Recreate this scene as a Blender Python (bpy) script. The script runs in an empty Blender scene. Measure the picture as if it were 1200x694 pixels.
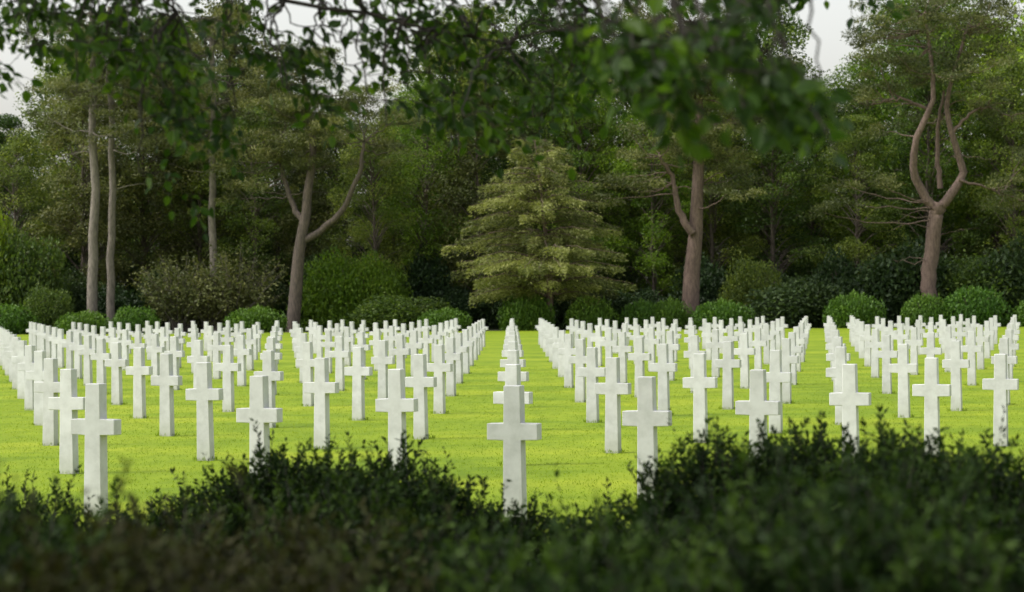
import bpy, math
import numpy as np
from mathutils import Vector
rng = np.random.default_rng(11)
sc = bpy.context.scene
F = 2800.0; CAMZ = 2.01
def W(px, py, d):
    """survey helper: measured bearing/height at distance d -> metres"""
    return np.array([(px-600)*d/F, d, CAMZ+(354-py)*d/F])

# ---------------------------------------------------------------- mesh builder
class MB:
    def __init__(s): s.V=[];s.Fc=[];s.M=[];s.S=[];s.n=0
    def add(s,V,Fc,m,shade):
        V=np.asarray(V,float).reshape(-1,3);Fc=np.asarray(Fc,int).reshape(-1,4)
        s.V.append(V);s.Fc.append(Fc+s.n);s.n+=len(V)
        s.M.append(np.full(len(Fc),m));s.S.append(np.broadcast_to(np.asarray(shade,float),(len(Fc),)).copy())
    def mesh(s,name,mats,smooth_mat=()):
        V=np.concatenate(s.V);Fc=np.concatenate(s.Fc);M=np.concatenate(s.M);S=np.concatenate(s.S)
        me=bpy.data.meshes.new(name)
        me.vertices.add(len(V));me.vertices.foreach_set('co',V.astype(np.float32).ravel())
        me.loops.add(len(Fc)*4);me.loops.foreach_set('vertex_index',Fc.astype(np.int32).ravel())
        me.polygons.add(len(Fc));me.polygons.foreach_set('loop_start',(np.arange(len(Fc))*4).astype(np.int32))
        me.polygons.foreach_set('material_index',M.astype(np.int32))
        sm=np.isin(M,list(smooth_mat))
        me.polygons.foreach_set('use_smooth',sm)
        me.update(calc_edges=True)
        a=me.attributes.new('shade','FLOAT','FACE');a.data.foreach_set('value',S.astype(np.float32))
        for m in mats: me.materials.append(m)
        return me
def obj(name,me,loc=(0,0,0),rotz=0,scale=(1,1,1)):
    o=bpy.data.objects.new(name,me);sc.collection.objects.link(o)
    o.location=loc;o.rotation_euler=(0,0,rotz);o.scale=scale
    return o
def unit(v): return v/np.maximum(np.linalg.norm(v,axis=-1,keepdims=True),1e-9)

def tube(mb,pts,rad,m=0,sides=8,shade=.5):
    pts=np.asarray(pts,float);k=len(pts);rad=np.broadcast_to(np.asarray(rad,float),(k,))
    t=unit(np.gradient(pts,axis=0));ref=np.array([.31,.87,.38]) if abs(t[0]@np.array([.31,.87,.38]))<.9 else np.array([1.,0,0])
    a=unit(np.cross(t,ref));b=np.cross(t,a)
    th=np.linspace(0,2*np.pi,sides,endpoint=False)
    R=pts[:,None]+rad[:,None,None]*(a[:,None]*np.cos(th)[None,:,None]+b[:,None]*np.sin(th)[None,:,None])
    i=np.arange(k-1)[:,None]*sides;j=np.arange(sides)[None];j2=(j+1)%sides
    Fc=np.stack([i+j,i+j2,i+sides+j2,i+sides+j],-1).reshape(-1,4)
    mb.add(R,Fc,m,shade)
def curve(pts,n=12,wob=0.0):
    """Catmull-Rom through pts"""
    p=np.asarray(pts,float);p=np.vstack([2*p[0]-p[1],p,2*p[-1]-p[-2]]);out=[]
    segs=len(p)-3
    for s in range(segs):
        a,b,c,d=p[s:s+4]
        for u in np.linspace(0,1,max(2,n//segs),endpoint=False):
            out.append(.5*((2*b)+(c-a)*u+(2*a-5*b+4*c-d)*u*u+(3*b-a-3*c+d)*u**3))
    out.append(p[-2]);out=np.array(out)
    if wob: out[1:-1]+=rng.normal(0,wob,(len(out)-2,3))
    return out
def leaves(mb,P,L,asp=.6,m=1,shade=.5,flat=0.0,dirs=None):
    """single-quad rhombic leaves"""
    n=len(P)
    d=unit(rng.normal(size=(n,3))) if dirs is None else unit(dirs)
    nn=rng.normal(size=(n,3));nn[:,2]+=flat*3
    s=unit(np.cross(d,unit(nn)))
    L=(L*rng.uniform(.6,1.35,n))[:,None]
    V=np.stack([P,P+d*L*.45+s*L*asp*.5,P+d*L,P+d*L*.45-s*L*asp*.5],1)
    mb.add(V,np.arange(4*n).reshape(n,4),m,shade)
def ovate(mb,P,d,nrm,L,m=1,shade=.5):
    """ovate folded leaves, two quads each"""
    n=len(P);d=unit(d);s=unit(np.cross(d,nrm));u=np.cross(s,d);L=L[:,None]
    w=L*.3
    V=np.stack([P,P+d*L*.3+s*w+u*L*.08,P+d*L*.65+s*w*.8+u*L*.06,P+d*L-u*L*.08,
                P+d*L*.65-s*w*.8+u*L*.06,P+d*L*.3-s*w+u*L*.08],1)
    b=np.arange(n)[:,None]*6
    Fc=np.concatenate([b+[0,1,2,3],b+[0,3,4,5]])
    mb.add(V,Fc,m,np.concatenate([shade,shade]) if np.ndim(shade) else shade)
def ball(n,shell=.5):
    v=unit(rng.normal(size=(n,3)));r=rng.random(n)**(1/3.)
    r=shell+(1-shell)*r if shell else r
    return v*r[:,None]

# ---------------------------------------------------------------- materials
def newmat(name):
    m=bpy.data.materials.new(name);m.use_nodes=True;nt=m.node_tree
    for n in list(nt.nodes): nt.nodes.remove(n)
    return m,nt,nt.nodes.new('ShaderNodeOutputMaterial')
def ramp(nt,stops):
    r=nt.nodes.new('ShaderNodeValToRGB');e=r.color_ramp.elements
    e[0].position=stops[0][0];e[0].color=(*stops[0][1],1)
    e[1].position=stops[-1][0];e[1].color=(*stops[-1][1],1)
    for p,c in stops[1:-1]:
        x=e.new(p);x.color=(*c,1)
    return r
def leafmat(name,dark,mid,light,trans=.35,vary=.25,rough=.55,spec=.25):
    m,nt,out=newmat(name);N=nt.nodes;Lk=nt.links
    at=N.new('ShaderNodeAttribute');at.attribute_name='shade'
    r=ramp(nt,[(0,dark),(.5,mid),(1,light)]);Lk.new(at.outputs['Fac'],r.inputs[0])
    oi=N.new('ShaderNodeObjectInfo')
    hs=N.new('ShaderNodeHueSaturation')
    mr=N.new('ShaderNodeMapRange');mr.inputs['To Min'].default_value=1-vary;mr.inputs['To Max'].default_value=1+vary
    Lk.new(oi.outputs['Random'],mr.inputs['Value']);Lk.new(mr.outputs[0],hs.inputs['Value'])
    mh=N.new('ShaderNodeMapRange');mh.inputs['To Min'].default_value=.5+vary*.06;mh.inputs['To Max'].default_value=.5-vary*.08
    Lk.new(oi.outputs['Random'],mh.inputs['Value']);Lk.new(mh.outputs[0],hs.inputs['Hue'])
    Lk.new(r.outputs[0],hs.inputs['Color'])
    b=N.new('ShaderNodeBsdfPrincipled');b.inputs['Roughness'].default_value=rough
    b.inputs['Specular IOR Level'].default_value=spec
    t=N.new('ShaderNodeBsdfTranslucent');mx=N.new('ShaderNodeMixShader');mx.inputs[0].default_value=trans
    Lk.new(hs.outputs[0],b.inputs['Base Color'])
    g=N.new('ShaderNodeMixRGB');g.blend_type='MULTIPLY';g.inputs[0].default_value=1;g.inputs[2].default_value=(1.4,1.5,.6,1)
    Lk.new(hs.outputs[0],g.inputs[1]);Lk.new(g.outputs[0],t.inputs['Color'])
    Lk.new(b.outputs[0],mx.inputs[1]);Lk.new(t.outputs[0],mx.inputs[2]);Lk.new(mx.outputs[0],out.inputs[0])
    return m
def barkmat(name,c1,c2,scale=3):
    m,nt,out=newmat(name);N=nt.nodes;Lk=nt.links
    tc=N.new('ShaderNodeTexCoord');mp=N.new('ShaderNodeMapping');mp.inputs['Scale'].default_value=(scale*2,scale*2,scale*.5)
    no=N.new('ShaderNodeTexNoise');no.inputs['Scale'].default_value=1.5;no.inputs['Detail'].default_value=8;no.inputs['Roughness'].default_value=.7
    Lk.new(tc.outputs['Object'],mp.inputs[0]);Lk.new(mp.outputs[0],no.inputs[0])
    r=ramp(nt,[(.35,c1),(.65,c2)]);Lk.new(no.outputs[0],r.inputs[0])
    b=N.new('ShaderNodeBsdfPrincipled');b.inputs['Roughness'].default_value=.9
    Lk.new(r.outputs[0],b.inputs['Base Color'])
    bp=N.new('ShaderNodeBump');bp.inputs['Strength'].default_value=.6;bp.inputs['Distance'].default_value=.05
    Lk.new(no.outputs[0],bp.inputs['Height']);Lk.new(bp.outputs[0],b.inputs['Normal']);Lk.new(b.outputs[0],out.inputs[0])
    return m
M_bark=barkmat('bark_brown',(.04,.032,.026),(.13,.10,.08))
M_barkpine=barkmat('bark_pine',(.065,.042,.034),(.18,.125,.10))
M_barkgrey=barkmat('bark_grey',(.08,.07,.058),(.21,.18,.15))
M_twig=barkmat('bark_twig',(.012,.01,.008),(.04,.03,.022),20)
M_dec=leafmat('leaf_deciduous',(.025,.047,.012),(.065,.11,.022),(.15,.205,.04),.4,.45)
M_decb=leafmat('leaf_bright',(.05,.095,.012),(.125,.2,.02),(.22,.3,.03),.42,.25)
M_pine=leafmat('needle_pine',(.034,.044,.014),(.084,.10,.03),(.17,.175,.055),.2,.15)
M_cedar=leafmat('needle_cedar',(.07,.085,.025),(.165,.185,.052),(.29,.295,.095),.25,.0)
M_dark=leafmat('leaf_dark',(.010,.022,.008),(.024,.048,.014),(.05,.085,.022),.2,.3)
M_shrub=leafmat('leaf_shrub',(.03,.07,.009),(.058,.13,.015),(.11,.2,.025),.25,.2)
M_over=leafmat('leaf_overhanging',(.014,.034,.005),(.034,.074,.01),(.095,.16,.018),.55,.0,.45,.3)
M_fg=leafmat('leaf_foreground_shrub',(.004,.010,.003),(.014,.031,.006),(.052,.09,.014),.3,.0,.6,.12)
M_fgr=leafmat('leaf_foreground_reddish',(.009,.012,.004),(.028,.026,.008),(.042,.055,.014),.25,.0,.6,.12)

# ---------------------------------------------------------------- lawn
m,nt,out=newmat('grass_lawn');N=nt.nodes;Lk=nt.links
tc=N.new('ShaderNodeTexCoord')
def noise(sx,sy,scale,det=6,rough=.6):
    mp=N.new('ShaderNodeMapping');mp.inputs['Scale'].default_value=(sx,sy,1)
    no=N.new('ShaderNodeTexNoise');no.inputs['Scale'].default_value=scale;no.inputs['Detail'].default_value=det;no.inputs['Roughness'].default_value=rough
    Lk.new(tc.outputs['Object'],mp.inputs[0]);Lk.new(mp.outputs[0],no.inputs[0]);return no
n1=noise(.3,.42,.7,6,.65);n2=noise(1,.35,3,8,.7);n3=noise(1,1,45,4,.7)
r1=ramp(nt,[(.36,(.115,.178,.009)),(.5,(.162,.226,.011)),(.64,(.22,.268,.016))]);Lk.new(n1.outputs[0],r1.inputs[0])
r2=ramp(nt,[(.3,(.78,.82,.78)),(.7,(1.18,1.14,1.14))]);Lk.new(n2.outputs[0],r2.inputs[0])
r3=ramp(nt,[(.3,(.8,.82,.8)),(.7,(1.18,1.18,1.18))]);Lk.new(n3.outputs[0],r3.inputs[0])
a=N.new('ShaderNodeMixRGB');a.blend_type='MULTIPLY';a.inputs[0].default_value=1;Lk.new(r1.outputs[0],a.inputs[1]);Lk.new(r2.outputs[0],a.inputs[2])
b2=N.new('ShaderNodeMixRGB');b2.blend_type='MULTIPLY';b2.inputs[0].default_value=1;Lk.new(a.outputs[0],b2.inputs[1]);Lk.new(r3.outputs[0],b2.inputs[2])
b=N.new('ShaderNodeBsdfPrincipled');b.inputs['Roughness'].default_value=.9;b.inputs['Specular IOR Level'].default_value=.1
Lk.new(b2.outputs[0],b.inputs['Base Color'])
bp=N.new('ShaderNodeBump');bp.inputs['Strength'].default_value=.3;bp.inputs['Distance'].default_value=.03
Lk.new(n2.outputs[0],bp.inputs['Height']);Lk.new(bp.outputs[0],b.inputs['Normal']);Lk.new(b.outputs[0],out.inputs[0])
M_lawn=m
M_blade=leafmat('grass_blades',(.11,.17,.009),(.16,.225,.011),(.22,.27,.016),.45,.0,.6,.1)
def sheet(name,x0,x1,y0,y1,z,mat):
    mb=MB();mb.add([[x0,y0,z],[x1,y0,z],[x1,y1,z],[x0,y1,z]],[[0,1,2,3]],0,.5)
    return obj(name,mb.mesh(name,[mat]))
sheet('lawn_ground',-1500,1500,-500,3000,0,M_lawn)
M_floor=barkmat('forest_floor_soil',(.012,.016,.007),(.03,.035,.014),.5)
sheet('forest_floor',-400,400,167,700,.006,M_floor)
# mown grass blades
mb=MB()
n=170000
u=rng.random(n);y=13+(75-13)*u**1.25
x=(rng.random(n)*2-1)*(y*.26+1.5)
P=np.stack([x,y,np.zeros(n)],1);d=rng.normal(0,.75,(n,3));d[:,2]=1
pat=.5+.28*np.sin(x*1.1+np.sin(y*.35)*2)*np.sin(y*.42+1)
leaves(mb,P,.03,.22,0,np.clip(pat+rng.normal(0,.25,n),0,1),0,d)
obj('lawn_grass',mb.mesh('lawn_grass',[M_blade]))

# ---------------------------------------------------------------- crosses
m,nt,out=newmat('white_marble');N=nt.nodes;Lk=nt.links
tc=N.new('ShaderNodeTexCoord');oi=N.new('ShaderNodeObjectInfo')
ad=N.new('ShaderNodeVectorMath');ad.operation='ADD';Lk.new(tc.outputs['Object'],ad.inputs[0]);Lk.new(oi.outputs['Location'],ad.inputs[1])
no=N.new('ShaderNodeTexNoise');no.inputs['Scale'].default_value=5;no.inputs['Detail'].default_value=8;no.inputs['Roughness'].default_value=.65;Lk.new(ad.outputs[0],no.inputs[0])
r=ramp(nt,[(.3,(.42,.425,.415)),(.55,(.525,.53,.525)),(.8,(.58,.585,.585))]);Lk.new(no.outputs[0],r.inputs[0])
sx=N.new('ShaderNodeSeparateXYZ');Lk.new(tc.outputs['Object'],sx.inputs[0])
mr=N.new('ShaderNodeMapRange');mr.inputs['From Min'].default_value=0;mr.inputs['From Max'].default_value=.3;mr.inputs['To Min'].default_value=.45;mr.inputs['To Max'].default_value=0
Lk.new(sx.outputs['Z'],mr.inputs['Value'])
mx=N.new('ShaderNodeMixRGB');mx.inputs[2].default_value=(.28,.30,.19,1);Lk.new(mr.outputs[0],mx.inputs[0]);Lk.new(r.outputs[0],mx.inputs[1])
b=N.new('ShaderNodeBsdfPrincipled');b.inputs['Roughness'].default_value=.6;b.inputs['Specular IOR Level'].default_value=.25
hv=N.new('ShaderNodeHueSaturation');mv=N.new('ShaderNodeMapRange');mv.inputs['To Min'].default_value=.9;mv.inputs['To Max'].default_value=1.04
Lk.new(oi.outputs['Random'],mv.inputs['Value']);Lk.new(mv.outputs[0],hv.inputs['Value']);Lk.new(mx.outputs[0],hv.inputs['Color'])
Lk.new(hv.outputs[0],b.inputs['Base Color'])
bp=N.new('ShaderNodeBump');bp.inputs['Strength'].default_value=.12;bp.inputs['Distance'].default_value=.01
Lk.new(no.outputs[0],bp.inputs['Height']);Lk.new(bp.outputs[0],b.inputs['Normal']);Lk.new(b.outputs[0],out.inputs[0])
M_marble=m
import bmesh
def cross_mesh():
    H=1.255;hw=.237;s0=.096;s1=.08;za=.765;zb=.92;T=.07
    prof=[(-s0,-.05),(s0,-.05),(.084,za),(hw,za+.004),(hw,zb-.004),(.082,zb),(s1-.003,H),(-s1+.003,H),(-.082,zb),(-hw,zb-.004),(-hw,za+.004),(-.084,za)]
    bm=bmesh.new()
    fr=[bm.verts.new((x,-T,z)) for x,z in prof];bk=[bm.verts.new((x,T,z)) for x,z in prof]
    bm.faces.new(fr);bm.faces.new(bk[::-1])
    k=len(prof)
    for i in range(k): bm.faces.new([fr[i],bk[i],bk[(i+1)%k],fr[(i+1)%k]])
    bmesh.ops.recalc_face_normals(bm,faces=bm.faces)
    bmesh.ops.bevel(bm,geom=list(bm.edges),offset=.007,segments=2,affect='EDGES',profile=.5)
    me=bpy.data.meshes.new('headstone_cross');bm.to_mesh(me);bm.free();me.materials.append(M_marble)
    return me
CM=cross_mesh()
Z0=21.42;UX=1.325;UZ=.1035*Z0;VZ=.374*Z0
base_xy=[]
for mm in range(0,40):
    for nn in range(-40,60):
        X=nn*UX;Y=Z0+mm*VZ+nn*UZ
        if Y>Z0*5.3 or Y<Z0*.95: continue
        if nn<-(mm+2): continue
        if mm==0 and nn<0: continue
        if X>.3*Y+6: continue
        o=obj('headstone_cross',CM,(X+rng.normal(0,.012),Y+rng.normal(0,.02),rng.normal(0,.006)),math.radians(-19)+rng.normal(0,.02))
        o.rotation_euler[0]=rng.normal(0,.004);o.rotation_euler[1]=rng.normal(0,.005)
        base_xy.append((X,Y))
mb=MB()
B=np.array([p for p in base_xy if p[1]<80]);k=90
P=np.repeat(B,k,0)+rng.uniform(-1,1,(len(B)*k,2))*[.17,.13]
P=np.column_stack([P,np.zeros(len(P))]);d=rng.normal(0,.35,P.shape);d[:,2]=1
leaves(mb,P,.055,.16,0,rng.random(len(P))*.6,0,d)
obj('grass_tufts',mb.mesh('grass_tufts',[M_blade]))

# ---------------------------------------------------------------- background trees
def deciduous(name,H,R,z0,nclump,nleaf,lm,size=.2,seed=0,trunk=.28):
    mb=MB()
    c=curve([[0,0,-.2],[rng.normal(0,.3),rng.normal(0,.3),H*.4],[rng.normal(0,.5),0,H*.85]],12,.05)
    tube(mb,c,np.linspace(trunk,.05,len(c)),0,9)
    for i in range(nclump):
        t=rng.random()**.85;z=z0+(H-z0)*t
        prof=R*(math.sin(math.pi*min(1,(t*.82+.16)))**.7)*rng.uniform(.75,1.15)
        a=rng.random()*6.283;rr=prof*math.sqrt(rng.uniform(.15,1))
        c=np.array([math.cos(a)*rr,math.sin(a)*rr,z]);cr=rng.uniform(.7,1.5)*R/4.2
        p=ball(nleaf,.25)*[cr*1.2,cr*1.2,cr*.75]+c
        sh=np.clip(rng.uniform(.1,.8)+rng.normal(0,.16,nleaf),0,1)
        leaves(mb,p,size,.65,1,sh,.5)
        tube(mb,curve([[0,0,max(z0*.6,z-rr*.7)],c*[.5,.5,1]-[0,0,.4],c],6),np.linspace(.07,.015,7),0,5)
    return mb.mesh(name,[M_bark,lm],(0,))
D=[deciduous('deciduous_tree_mesh_a',24,5.0,2.5,90,280,M_dec,.22),
   deciduous('deciduous_tree_mesh_b',22,4.4,2.0,80,280,M_dec,.2),
   deciduous('deciduous_tree_mesh_c',25,5.4,3,90,280,M_decb,.22),
   deciduous('evergreen_tree_mesh_d',24,4.6,2.5,100,280,M_pine,.24)]
def topy(px):
    xs=[-200,0,40,90,265,300,480,520,900,930,1005,1035,1400]
    hs=[20,18.5,19,26,25.5,20.3,20.3,26,26,20,20,27,27]
    return np.interp(px,xs,hs)
for (yy,step,hf,lo) in [(182,4.8,.8,.8),(191,5.2,1.0,.85),(202,6.5,1.02,.85),(218,8,1.0,.85),(236,4.4,.68,.85),(246,4.4,.66,.85)]:
    x=-62+rng.random()*3
    if yy>230: x-=18
    while x<62+(18 if yy>230 else 0):
        px=600+x*F/yy
        h=topy(px)*hf*rng.uniform(lo,1.03)
        k=rng.choice([0,1,3,0,1,2] if px<950 else [0,2,2,1,3])
        base=[24,22,25,24][k]
        s=h/base;wd=1.35 if yy>230 else 1
        obj('deciduous_tree',D[k],(x,yy+rng.normal(0,1.5),0),rng.random()*6.28,(s*wd*rng.uniform(.9,1.2),s*wd*rng.uniform(.95,1.2),s))
        x+=step*rng.uniform(.75,1.3)
def shrubmesh(name,rx,ry,rz,n,lm,size,nl=14,lift=.75):
    mb=MB()
    for i in range(nl):
        a=rng.random()*6.283;q=math.sqrt(rng.random())*.62
        c=np.array([math.cos(a)*q*rx,math.sin(a)*q*ry,rz*lift*rng.uniform(.35,1)*(1-.4*q)]);r=rng.uniform(.38,.55)
        p=ball(n//nl,.45)*[rx*r,ry*r,rz*r*.8]+c
        p[:,2]=np.abs(p[:,2])
        leaves(mb,p,size,.6,1,np.clip(rng.uniform(.3,.7)+rng.normal(0,.2,len(p)),0,1),.4)
    for i in range(7):
        a=rng.random()*6.283
        tube(mb,curve([[0,0,-.05],[math.cos(a)*rx*.25,math.sin(a)*ry*.25,rz*.4],[math.cos(a)*rx*.5,math.sin(a)*ry*.5,rz*.75]],6),np.linspace(.05,.012,7),0,5)
    return mb.mesh(name,[M_bark,lm],(0,))
S_clip=[shrubmesh('clipped_shrub_a',1.6,1.3,1.0,12000,M_shrub,.11,22),shrubmesh('clipped_shrub_b',1.6,1.3,1.0,12000,M_shrub,.11,22)]
S_dark=shrubmesh('dark_shrub_mesh',2.6,2.2,3.2,12000,M_dark,.2,22)
S_mid=shrubmesh('green_shrub_mesh',2.6,2.2,3.0,14000,M_decb,.16,24)
S_mid2=shrubmesh('green_shrub_mesh_b',2.6,2.2,3.0,14000,M_dec,.16,24)
def wispy(name):
    mb=MB()
    for i in range(70):
        a=rng.random()*6.283;r=rng.uniform(.5,2.3);h=rng.uniform(2.2,5.2)*(1-.12*r)
        e=np.array([math.cos(a)*r,math.sin(a)*r,h]);c=curve([[e[0]*.1,e[1]*.1,0],e*[.45,.45,.55],e],9,.03)
        tube(mb,c,np.linspace(.035,.008,len(c)),0,4)
        t=rng.uniform(.3,1,110);p=np.stack([np.interp(t*(len(c)-1),np.arange(len(c)),c[:,j]) for j in range(3)],1)+rng.normal(0,.22,(110,3))
        leaves(mb,p,.16,.5,1,np.clip(rng.uniform(.3,.9)+rng.normal(0,.15,110),0,1))
    return mb.mesh(name,[M_barkgrey,M_pine],(0,))
S_w=wispy('wispy_shrub_mesh')
for x in np.arange(-60,60,2.8):
    for yy in (177,185):
        obj('understorey_shrub',[S_dark,S_dark,S_mid2][rng.integers(3)],(x+rng.normal(0,.7),yy+rng.normal(0,1.2),0),rng.random()*6.28,(1,1,rng.uniform(.9,2.0)))
def place(name,me,px,d,width_px,h_px,bw,bh):
    sx=width_px*d/F/bw;o=obj(name,me,((px-600)*d/F,d,0),rng.random()*.8,(sx,sx if sx<1.6 else 1.6,h_px*d/F/bh));return o
for px,w,h in [(12,75,36),(-70,90,34),(100,62,30),(158,58,32),(300,68,34),(618,62,48),(692,62,40),(752,56,38),(785,50,40),(845,72,38),(1000,70,46),(1085,62,40),(1142,88,48),(1230,90,42),(522,60,30)]:
    place('clipped_shrub',S_clip[rng.integers(2)],px,167.5+rng.random()*2,w,h,2.9,1.05)
for px,w,h in [(470,110,46),(930,110,62),(55,55,60)]:
    place('green_shrub',S_dark if px==930 else S_mid2,px,171,w,h,4.2,3.3)
for px,w,h,me in [(210,110,100,S_w),(275,110,110,S_w),(245,90,80,S_w),(395,90,105,S_mid),(440,80,100,S_mid),(30,90,130,S_mid2),(-20,90,190,S_mid),(1060,110,105,S_dark),(1150,120,90,S_mid2),(1190,100,110,S_dark),(985,90,60,S_dark),(880,70,90,S_mid2)]:
    bh=5.0 if me is S_w else 3.3
    place('wild_shrub',me,px,174,w,h,4.2,bh)

# ---- pines
def pine(name,d,limbs,clumps,bark,lm,nl=520,size=.34,stubs=14,dens=150):
    """limbs: list of ([(px,py,dy)...], r0px, r1px) ; clumps: (px,py,rx,ry)"""
    mb=MB();base=W(limbs[0][0][0][0],limbs[0][0][0][1],d);base[2]=0
    allpts=[]
    for pts,r0,r1 in limbs:
        c=curve([W(a,b,d+e)-base for a,b,e in pts],16,.05)
        c[0]=W(pts[0][0],pts[0][1],d+pts[0][2])-base
        if pts is limbs[0][0]: c[0][2]=-.2
        tube(mb,c,np.linspace(r0,r1,len(c))*d/F,0,10);allpts.append(c[len(c)//3:])
    A=np.concatenate(allpts)
    for (px,py,rx,ry) in clumps:
        for s in range(max(2,int(rx*ry/dens))):
            c=W(px+rng.uniform(-1,1)*rx,py+rng.uniform(-1,1)*ry,d+rng.normal(0,1.6))-base
            lower=A[A[:,2]<c[2]+.6] if (A[:,2]<c[2]+.6).any() else A
            q=lower[np.argmin(np.linalg.norm((lower-c)*[1,1,1.4],axis=1))]
            mid=(q+c)/2+[0,0,-.25+rng.normal(0,.2)]
            bc=curve([q,mid,c],9,.06);tube(mb,bc,np.linspace(.06,.015,len(bc)),0,5)
            for t in range(4):
                cc=c+rng.normal(0,1,3)*[.8,.8,.3];r=rng.uniform(.4,.9)
                p=ball(nl//4,.1)*[r*1.35,r*1.35,r*.5]+cc
                leaves(mb,p,size*.75,.25,1,np.clip(rng.uniform(.1,.85)+rng.normal(0,.15,len(p)),0,1),.2)
    for i in range(stubs):
        q=A[rng.integers(len(A))];a=rng.choice([-1,1]);L=rng.uniform(1,3.2)
        bc=curve([q,q+[a*L*.5,rng.normal(0,.5),rng.uniform(-.2,.5)],q+[a*L,rng.normal(0,.8),rng.uniform(-.7,.6)]],8,.06)
        tube(mb,bc,np.linspace(.045,.01,len(bc)),0,5)
    o=obj(name,mb.mesh(name,[bark,lm],(0,)),base);return o
pine('pine_tree',171,[([(1088,372,0),(1090,320,0),(1097,262,0),(1100,245,0)],9.5,8),
  ([(1099,250,0),(1080,225,0),(1071,200,-.5),(1076,165,-1),(1095,120,-1),(1092,60,0),(1085,20,0)],6,1.6),
  ([(1099,250,0),(1118,228,0),(1130,205,.5),(1120,170,0),(1112,130,0),(1122,85,0),(1135,40,0)],6,1.6),
  ([(1103,225,1),(1100,170,1),(1108,110,1)],3.5,1.5),
  ([(1093,135,0),(1060,120,0),(1030,125,0)],2.2,.7),([(1118,160,0),(1150,130,0),(1185,140,0)],2.2,.7),
  ([(1125,215,0),(1160,225,0),(1200,240,0)],1.8,.6)],
  [(1090,25,80,30),(1040,70,40,26),(1150,70,40,30),(1100,85,70,20),(1025,120,30,20),(1165,130,34,20),(1010,215,28,16),(1140,15,60,24),(1195,230,28,20),(985,245,22,8),(1060,150,26,8),(1185,180,25,16)],M_barkpine,M_pine,stubs=24,dens=140)
pine('pine_tree',171,[([(808,368,0),(811,320,0),(816,270,0),(819,220,0),(823,150,0),(818,80,0),(815,30,0)],11,3),
  ([(812,275,-.5),(797,250,-.5),(790,215,-.5),(775,185,-1)],5,2)],
  [(815,60,75,34),(785,110,65,30),(850,120,60,28),(770,165,45,20),(850,170,48,18),(735,215,35,20),(870,215,35,18),(820,15,70,24),(810,185,40,14)],M_barkpine,M_pine,stubs=10,dens=120)
pine('pine_tree',171,[([(342,374,0),(348,320,0),(355,270,0),(362,225,0),(368,170,0),(362,110,0),(355,60,0)],8.5,2),
  ([(357,280,0),(385,262,0),(408,235,-.5),(424,195,-1),(428,165,-1)],4.5,1.8),
  ([(358,262,0),(345,240,.5),(333,205,1),(330,160,1)],4,1.8)],
  [(360,95,70,34),(330,140,50,30),(400,140,50,28),(430,120,40,26),(295,180,35,20),(350,180,50,18),(440,180,30,18),(350,65,40,16),(285,225,26,14)],M_bark,M_pine,stubs=12,dens=120)
pine('pine_tree',172,[([(108,375,0),(110,300,0),(112,220,0),(110,150,0),(112,60,0),(110,10,0)],6.5,3)],[(105,60,50,40),(85,120,45,24),(70,25,45,24),(110,150,30,12)],M_barkgrey,M_pine,stubs=8)
pine('pine_tree',173,[([(130,375,0),(131,300,0),(132,220,0),(133,150,0),(130,60,0),(131,5,0)],5,2.5)],[(140,50,45,45),(165,110,36,26),(150,155,32,16)],M_barkgrey,M_pine,stubs=8)
pine('pine_tree',174,[([(251,375,0),(250,300,0),(250,220,0),(251,150,0),(250,60,0),(248,20,0)],5,2.5)],[(245,50,55,40),(225,115,42,24),(275,110,36,22),(200,170,36,20),(255,140,20,10)],M_barkgrey,M_pine,stubs=10)
def cedar():
    mb=MB();d=168.5;H=14.0
    c=curve([[0,0,-.2],[.05,0,3],[-.3,0,8],[-.9,0,H-.6]],16,.03)
    tube(mb,c,np.linspace(.34,.04,len(c)),0,10)
    z=2.4
    while z<H-.3:
        t=(z-2.4)/(H-2.4)
        R=7.3*(1-t)**.66*(1-.3*math.exp(-((t)/.1)**2))+.3
        for k in range(int(8-3*t)):
            a=rng.random()*6.283;L=R*rng.uniform(.42,1.2)
            dv=np.array([math.cos(a),math.sin(a),0]);x0=-.9*t
            q=np.array([x0,0,z]);up=rng.uniform(.05,.6)*L*.5
            e=q+dv*L+[0,0,up-.14*L]
            bc=curve([q,q+dv*L*.5+[0,0,up*.6],e],10,.04);tube(mb,bc,np.linspace(.06*(1-t*.6),.01,len(bc)),0,5)
            nb=int(90*L)
            tt=rng.uniform(.22,1.03,nb);base=np.stack([np.interp(tt*(len(bc)-1),np.arange(len(bc)),bc[:,j]) for j in range(3)],1)
            side=np.array([-dv[1],dv[0],0]);w=.24*L*(1.15-tt)*rng.uniform(-1,1,nb)
            p=base+side*w[:,None]+np.stack([np.zeros(nb),np.zeros(nb),-np.abs(rng.normal(0,.3,nb))-np.abs(w)*.22],1)
            dd=dv[None]+side*np.sign(w)[:,None]*.7+rng.normal(0,.5,(nb,3));dd[:,2]-=.4
            leaves(mb,p,.25,.28,1,np.clip(rng.uniform(.0,.85)+rng.normal(0,.18,nb),0,1),.0,dd)
        z+=rng.uniform(.28,.55)
    return obj('cedar_tree',mb.mesh('cedar_tree',[M_barkpine,M_cedar],(0,)),((643-600)*d/F,d,0))
cedar()

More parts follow.
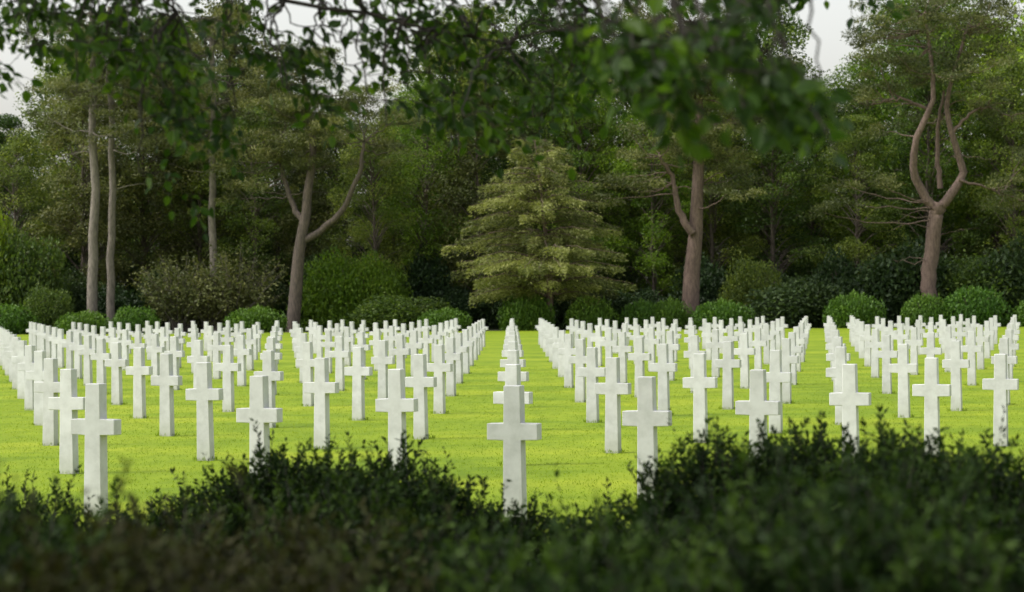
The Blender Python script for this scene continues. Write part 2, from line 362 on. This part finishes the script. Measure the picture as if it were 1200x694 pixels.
# ---------------------------------------------------------------- foreground shrubs
def fg_shrub(name,cx,cy,rx,ry,h,ns,mat,size=.03,sl=.15):
    """mound of upright leafy sprigs"""
    mb=MB();q=24
    a=rng.random(ns)*6.283;r=np.sqrt(rng.random(ns))
    X=np.cos(a)*r*rx;Y=np.sin(a)*r*ry
    ph=rng.random(6)*6
    surf=h*(1-.42*r**2.4)+.05*np.sin(X*5+ph[0])+.045*np.sin(Y*6+ph[1])+.035*np.sin(X*13+ph[2])*np.sin(Y*11+ph[3])+.025*np.sin(X*27+ph[4])
    dep=rng.random(ns)**2.0*.55
    Z=surf-dep-sl+rng.normal(0,.045,ns)
    dirs=np.stack([np.cos(a)*r*.55,np.sin(a)*r*.55,np.ones(ns)],1)+rng.normal(0,.36,(ns,3));dirs=unit(dirs)
    L=sl*rng.uniform(.4,1.5,ns)*np.where(rng.random(ns)<.06,1.6,1)
    B=np.stack([X,Y,Z],1)
    t=np.tile(np.linspace(.1,1,q),(ns,1))+rng.normal(0,.03,(ns,q))
    P=B[:,None]+dirs[:,None]*(L[:,None]*t)[...,None]
    out=rng.normal(size=(ns,q,3));out=unit(out-np.sum(out*dirs[:,None],-1,keepdims=True)*dirs[:,None])
    dl=out*.9+dirs[:,None]*rng.uniform(.35,1.3,(ns,q,1))
    sh=np.clip(rng.random((ns,1))**1.5*.75+t*.28+rng.normal(0,.14,(ns,q)),0,1)
    leaves(mb,P.reshape(-1,3),size,.38,1,sh.reshape(-1),0,dl.reshape(-1,3))
    s=unit(np.cross(dirs,rng.normal(size=(ns,3))))*.0022
    T=B+dirs*L[:,None];V=np.stack([B-s,B+s,T+s*.4,T-s*.4],1)
    mb.add(V,np.arange(4*ns).reshape(ns,4),0,.5)
    for i in range(26):
        a=rng.random()*6.283;k=rng.uniform(.3,.85)
        e=np.array([math.cos(a)*rx*k,math.sin(a)*ry*k,h*.72])
        c=curve([[e[0]*.15,e[1]*.15,-.05],e*[.6,.6,.5],e],8,.02);tube(mb,c,np.linspace(.022,.006,len(c)),0,5)
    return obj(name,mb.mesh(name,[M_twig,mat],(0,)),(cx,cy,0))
def fg(px,py,d,rx,ry,n,mat,size=.03):
    p=W(px,py,d);fg_shrub('foreground_shrub',p[0],p[1],rx,ry,p[2],n,mat,size)
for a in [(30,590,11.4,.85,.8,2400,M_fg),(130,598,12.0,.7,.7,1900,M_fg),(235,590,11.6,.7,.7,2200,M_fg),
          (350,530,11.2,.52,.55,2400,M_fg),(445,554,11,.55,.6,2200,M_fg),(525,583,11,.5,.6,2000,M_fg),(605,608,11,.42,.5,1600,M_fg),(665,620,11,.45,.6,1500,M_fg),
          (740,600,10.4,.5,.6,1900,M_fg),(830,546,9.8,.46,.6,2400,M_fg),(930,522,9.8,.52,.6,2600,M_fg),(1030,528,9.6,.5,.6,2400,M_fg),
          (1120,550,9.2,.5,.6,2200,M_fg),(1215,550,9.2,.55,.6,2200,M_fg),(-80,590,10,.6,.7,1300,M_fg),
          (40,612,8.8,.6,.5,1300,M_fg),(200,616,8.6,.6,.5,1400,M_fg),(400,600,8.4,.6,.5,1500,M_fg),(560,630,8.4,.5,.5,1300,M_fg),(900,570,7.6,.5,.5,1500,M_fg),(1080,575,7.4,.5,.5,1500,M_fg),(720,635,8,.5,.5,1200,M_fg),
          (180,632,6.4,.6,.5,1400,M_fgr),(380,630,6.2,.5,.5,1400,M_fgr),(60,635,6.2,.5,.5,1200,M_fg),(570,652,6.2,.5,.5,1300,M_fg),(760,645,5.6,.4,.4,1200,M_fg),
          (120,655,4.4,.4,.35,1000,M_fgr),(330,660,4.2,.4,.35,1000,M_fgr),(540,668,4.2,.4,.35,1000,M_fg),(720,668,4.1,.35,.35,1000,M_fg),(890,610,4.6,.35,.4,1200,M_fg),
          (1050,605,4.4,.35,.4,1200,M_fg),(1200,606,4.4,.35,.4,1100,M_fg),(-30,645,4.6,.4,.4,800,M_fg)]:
    fg(*a)

# ---------------------------------------------------------------- overhanging tree
mb=MB()
trunk=curve([[-7.2,8.5,-.2],[-7.0,8.6,2.5],[-6.7,8.9,5],[-6.2,9,8],[-5.8,8.8,11]],16,.03)
tube(mb,trunk,np.linspace(.36,.12,len(trunk)),0,14)
limbs=[]
def limb(pts,r0,r1,n=24):
    c=curve(pts,n,.015);tube(mb,c,np.linspace(r0,r1,len(c)),0,8);limbs.append(c)
limb([[-6.9,8.7,3.6],[-4.5,9.6,4.3],[-2,10,3.75],[0,10.2,3.45],[1.6,10.3,3.4],[2.9,10.4,3.2]],.07,.008,36)
limb([[-6.8,8.8,4.2],[-4,10.6,4.6],[-1.5,11,3.9],[.3,10.9,3.65],[2.2,10.8,3.6]],.07,.008,30)
limb([[-6.9,8.6,4.0],[-4,7.5,4.3],[-1.5,6.6,3.55],[.3,6.2,2.95],[1.2,6.0,2.82],[2.1,5.9,2.7]],.07,.005,36)
limb([[-6.8,8.7,4.4],[-4,9.2,5.0],[-2.6,9.4,4.3],[-1.9,9.6,3.65],[-1.35,9.7,3.2]],.05,.006,24)
limb([[-2,10,3.75],[-1.3,10,3.4],[-.6,10,3.22],[0,9.9,3.08]],.016,.004,14)
limb([[0,10.2,3.45],[.35,10.2,3.25],[.8,10.2,3.1],[1.2,10.1,3.0]],.014,.003,14)
LP=np.concatenate(limbs)
def twig(T,leafL,droop=1.0,nl=22,length=.42):
    dx=rng.uniform(-.9,.35);B=T+np.array([dx,rng.normal(0,.35),rng.uniform(.1,.6)])*length
    cand=LP[(LP[:,2]>B[2]-.12)] if (LP[:,2]>B[2]-.12).any() else LP
    q=cand[np.argmin(np.linalg.norm((cand-B)*[1,.8,.7],axis=1))]
    if np.linalg.norm(q-B)<2.6:
        c=curve([q,(q+B)/2+[-.05,0,.06],B],10,.008);tube(mb,c,np.linspace(.006,.003,len(c)),0,5)
    mid=(B+T)/2+[0,0,.06];c=curve([B,mid,T],10,.004);tube(mb,c,np.linspace(.003,.0012,len(c)),0,4)
    P=[];Dv=[];sp=unit(T-B)
    for s in range(5):
        t=rng.uniform(.1,.95);o=c[int(t*(len(c)-1))];sd=rng.choice([-1,1])
        v=unit(sp*.8+np.array([sd*.6*abs(sp[2])+.2*sd,rng.normal(0,.4),rng.uniform(-.5,.25)]))*length*rng.uniform(.25,.5)
        tube(mb,np.array([o,o+v*.5+[0,0,.01],o+v]),[.0022,.0015,.001],0,4)
        for k in np.linspace(.2,1,max(3,nl//6)):
            P.append(o+v*k);Dv.append(unit(v)*.7+rng.normal(0,.55,3)-[0,0,.25*droop])
    for k in rng.uniform(.1,1,nl//4): P.append(c[int(k*(len(c)-1))]);Dv.append(sp*.7+rng.normal(0,.6,3)-[0,0,.2])
    P.append(T);Dv.append(sp)
    P=np.array(P);Dv=np.array(Dv);n=len(P)
    nr=rng.normal(0,.6,(n,3));nr[:,2]+=.8;nr[:,1]-=.2
    ovate(mb,P,Dv,nr,leafL*rng.uniform(.6,1.2,n),1,np.clip(rng.uniform(.1,.75)+rng.normal(0,.22,n),0,1))
# (px,py,rx,ry,count,distance,leaf)
for px,py,rx,ry,cnt,d,l in [(30,20,50,30,8,10,.06),(30,85,35,20,3,10,.06),(110,35,50,35,9,10,.06),(185,70,45,30,10,9.6,.06),(220,115,40,30,10,9.6,.06),(235,165,25,22,4,9.6,.06),
    (232,225,10,10,1,9.5,.06),(170,30,60,25,6,10,.06),(270,12,50,18,3,10,.055),(335,80,35,28,6,10,.06),(400,12,50,14,3,10.5,.055),(450,90,45,18,7,10.2,.06),(380,115,25,20,4,10,.06),
    (470,20,40,18,2,10.4,.055),(540,60,45,38,10,10.2,.06),(590,115,50,35,13,10,.06),(560,165,25,20,4,10,.06),(660,50,60,40,13,10.2,.06),(645,145,40,25,6,10,.06),(720,95,50,35,10,10,.06),
    (800,15,90,20,12,10.4,.06),(890,15,50,18,5,10.5,.06),
    (745,130,45,40,4,6.1,.06),(820,115,60,45,7,6.0,.06),(900,125,50,40,7,5.9,.06),(950,150,38,28,3,5.8,.06),(860,55,70,35,6,6.0,.06),(920,175,30,12,1,5.8,.06),(1040,6,50,8,2,10,.055)]:
    for i in range(cnt):
        T=W(px+rng.normal(0,.6)*rx,py+rng.normal(0,.6)*ry+4,d+rng.normal(0,.35));twig(T,l,length=.42*d/10+.06)
for i in range(12):
    a=np.array([-6.3+rng.normal(0,.2),8.9,rng.uniform(5,9)]);e=np.array([rng.uniform(-9,8),rng.uniform(1,20),rng.uniform(6.2,9)])
    c=curve([a,(a+e)/2+[0,0,.6],e],14,.05);tube(mb,c,np.linspace(.1,.02,len(c)),0,7)
for i in range(140):  # unseen upper canopy, added to shade the foreground shrubs and nearest crosses
    c=np.array([rng.uniform(-13,8),rng.uniform(-2,22),rng.uniform(6.2,9.8)]);p=ball(150,.2)*[1.1,1.1,.5]+c
    leaves(mb,p,.19,.65,1,rng.random(150),.7)
obj('overhanging_tree',mb.mesh('overhanging_tree',[M_twig,M_over],(0,)))

# bright maple at the right edge
mb=MB();d=60.
c=curve([[16.5,60,-.1],[16.2,60,5],[15.6,60,10],[15,60,13]],14,.04);tube(mb,c,np.linspace(.22,.05,len(c)),0,9)
for i in range(80):
    t=rng.uniform(.45,1);q=c[int(t*(len(c)-1))];e=q+unit(rng.normal(size=3)*[1,1,.3])*rng.uniform(1,3)+[0,0,.5]
    if e[0]<12.1+(9.8-e[2])*.3: e[0]=12.1+rng.random()*2
    if e[2]<7: e[2]=7+rng.random()*2
    tube(mb,curve([q,(q+e)/2+[0,0,.2],e],6),np.linspace(.03,.008,7),0,5)
    p=ball(110,.1)*[.6,.6,.32]+e;leaves(mb,p,.13,.7,1,rng.random(110),.6)
obj('maple_tree',mb.mesh('maple_tree',[M_bark,M_decb],(0,)))

# ---------------------------------------------------------------- world, sun, camera
w=bpy.data.worlds.new('World');sc.world=w;w.use_nodes=True;nt=w.node_tree
for n in list(nt.nodes): nt.nodes.remove(n)
sky=nt.nodes.new('ShaderNodeTexSky');sky.sky_type='NISHITA';sky.sun_disc=False
EL=math.radians(48);AZ=math.radians(258)
sky.sun_elevation=EL;sky.sun_rotation=AZ;sky.air_density=1.6;sky.dust_density=4;sky.ozone_density=1
hs=nt.nodes.new('ShaderNodeHueSaturation');hs.inputs['Saturation'].default_value=.22;hs.inputs['Value'].default_value=2.0
bg=nt.nodes.new('ShaderNodeBackground');bg.inputs[1].default_value=.14
o=nt.nodes.new('ShaderNodeOutputWorld');nt.links.new(sky.outputs[0],hs.inputs['Color']);nt.links.new(hs.outputs[0],bg.inputs[0]);nt.links.new(bg.outputs[0],o.inputs[0])
sl=bpy.data.lights.new('sun','SUN');sl.energy=2.3;sl.angle=math.radians(8);sl.color=(1,.95,.87)
so=bpy.data.objects.new('sun',sl);sc.collection.objects.link(so)
sd=Vector((math.sin(AZ)*math.cos(EL),math.cos(AZ)*math.cos(EL),math.sin(EL)))
so.rotation_euler=sd.to_track_quat('Z','Y').to_euler();so.location=(0,0,60)
cam=bpy.data.cameras.new('camera');co=bpy.data.objects.new('camera',cam);sc.collection.objects.link(co)
co.location=(0,0,CAMZ);co.rotation_euler=(math.radians(90)+math.atan(7/F),math.radians(.45),0)
cam.sensor_width=36;cam.lens=F/1200*36;cam.clip_end=6000;cam.clip_start=.1
cam.dof.use_dof=True;cam.dof.focus_distance=28;cam.dof.aperture_fstop=4.2
sc.camera=co
sc.view_settings.view_transform='Standard';sc.view_settings.look='None';sc.view_settings.exposure=0;sc.view_settings.gamma=1
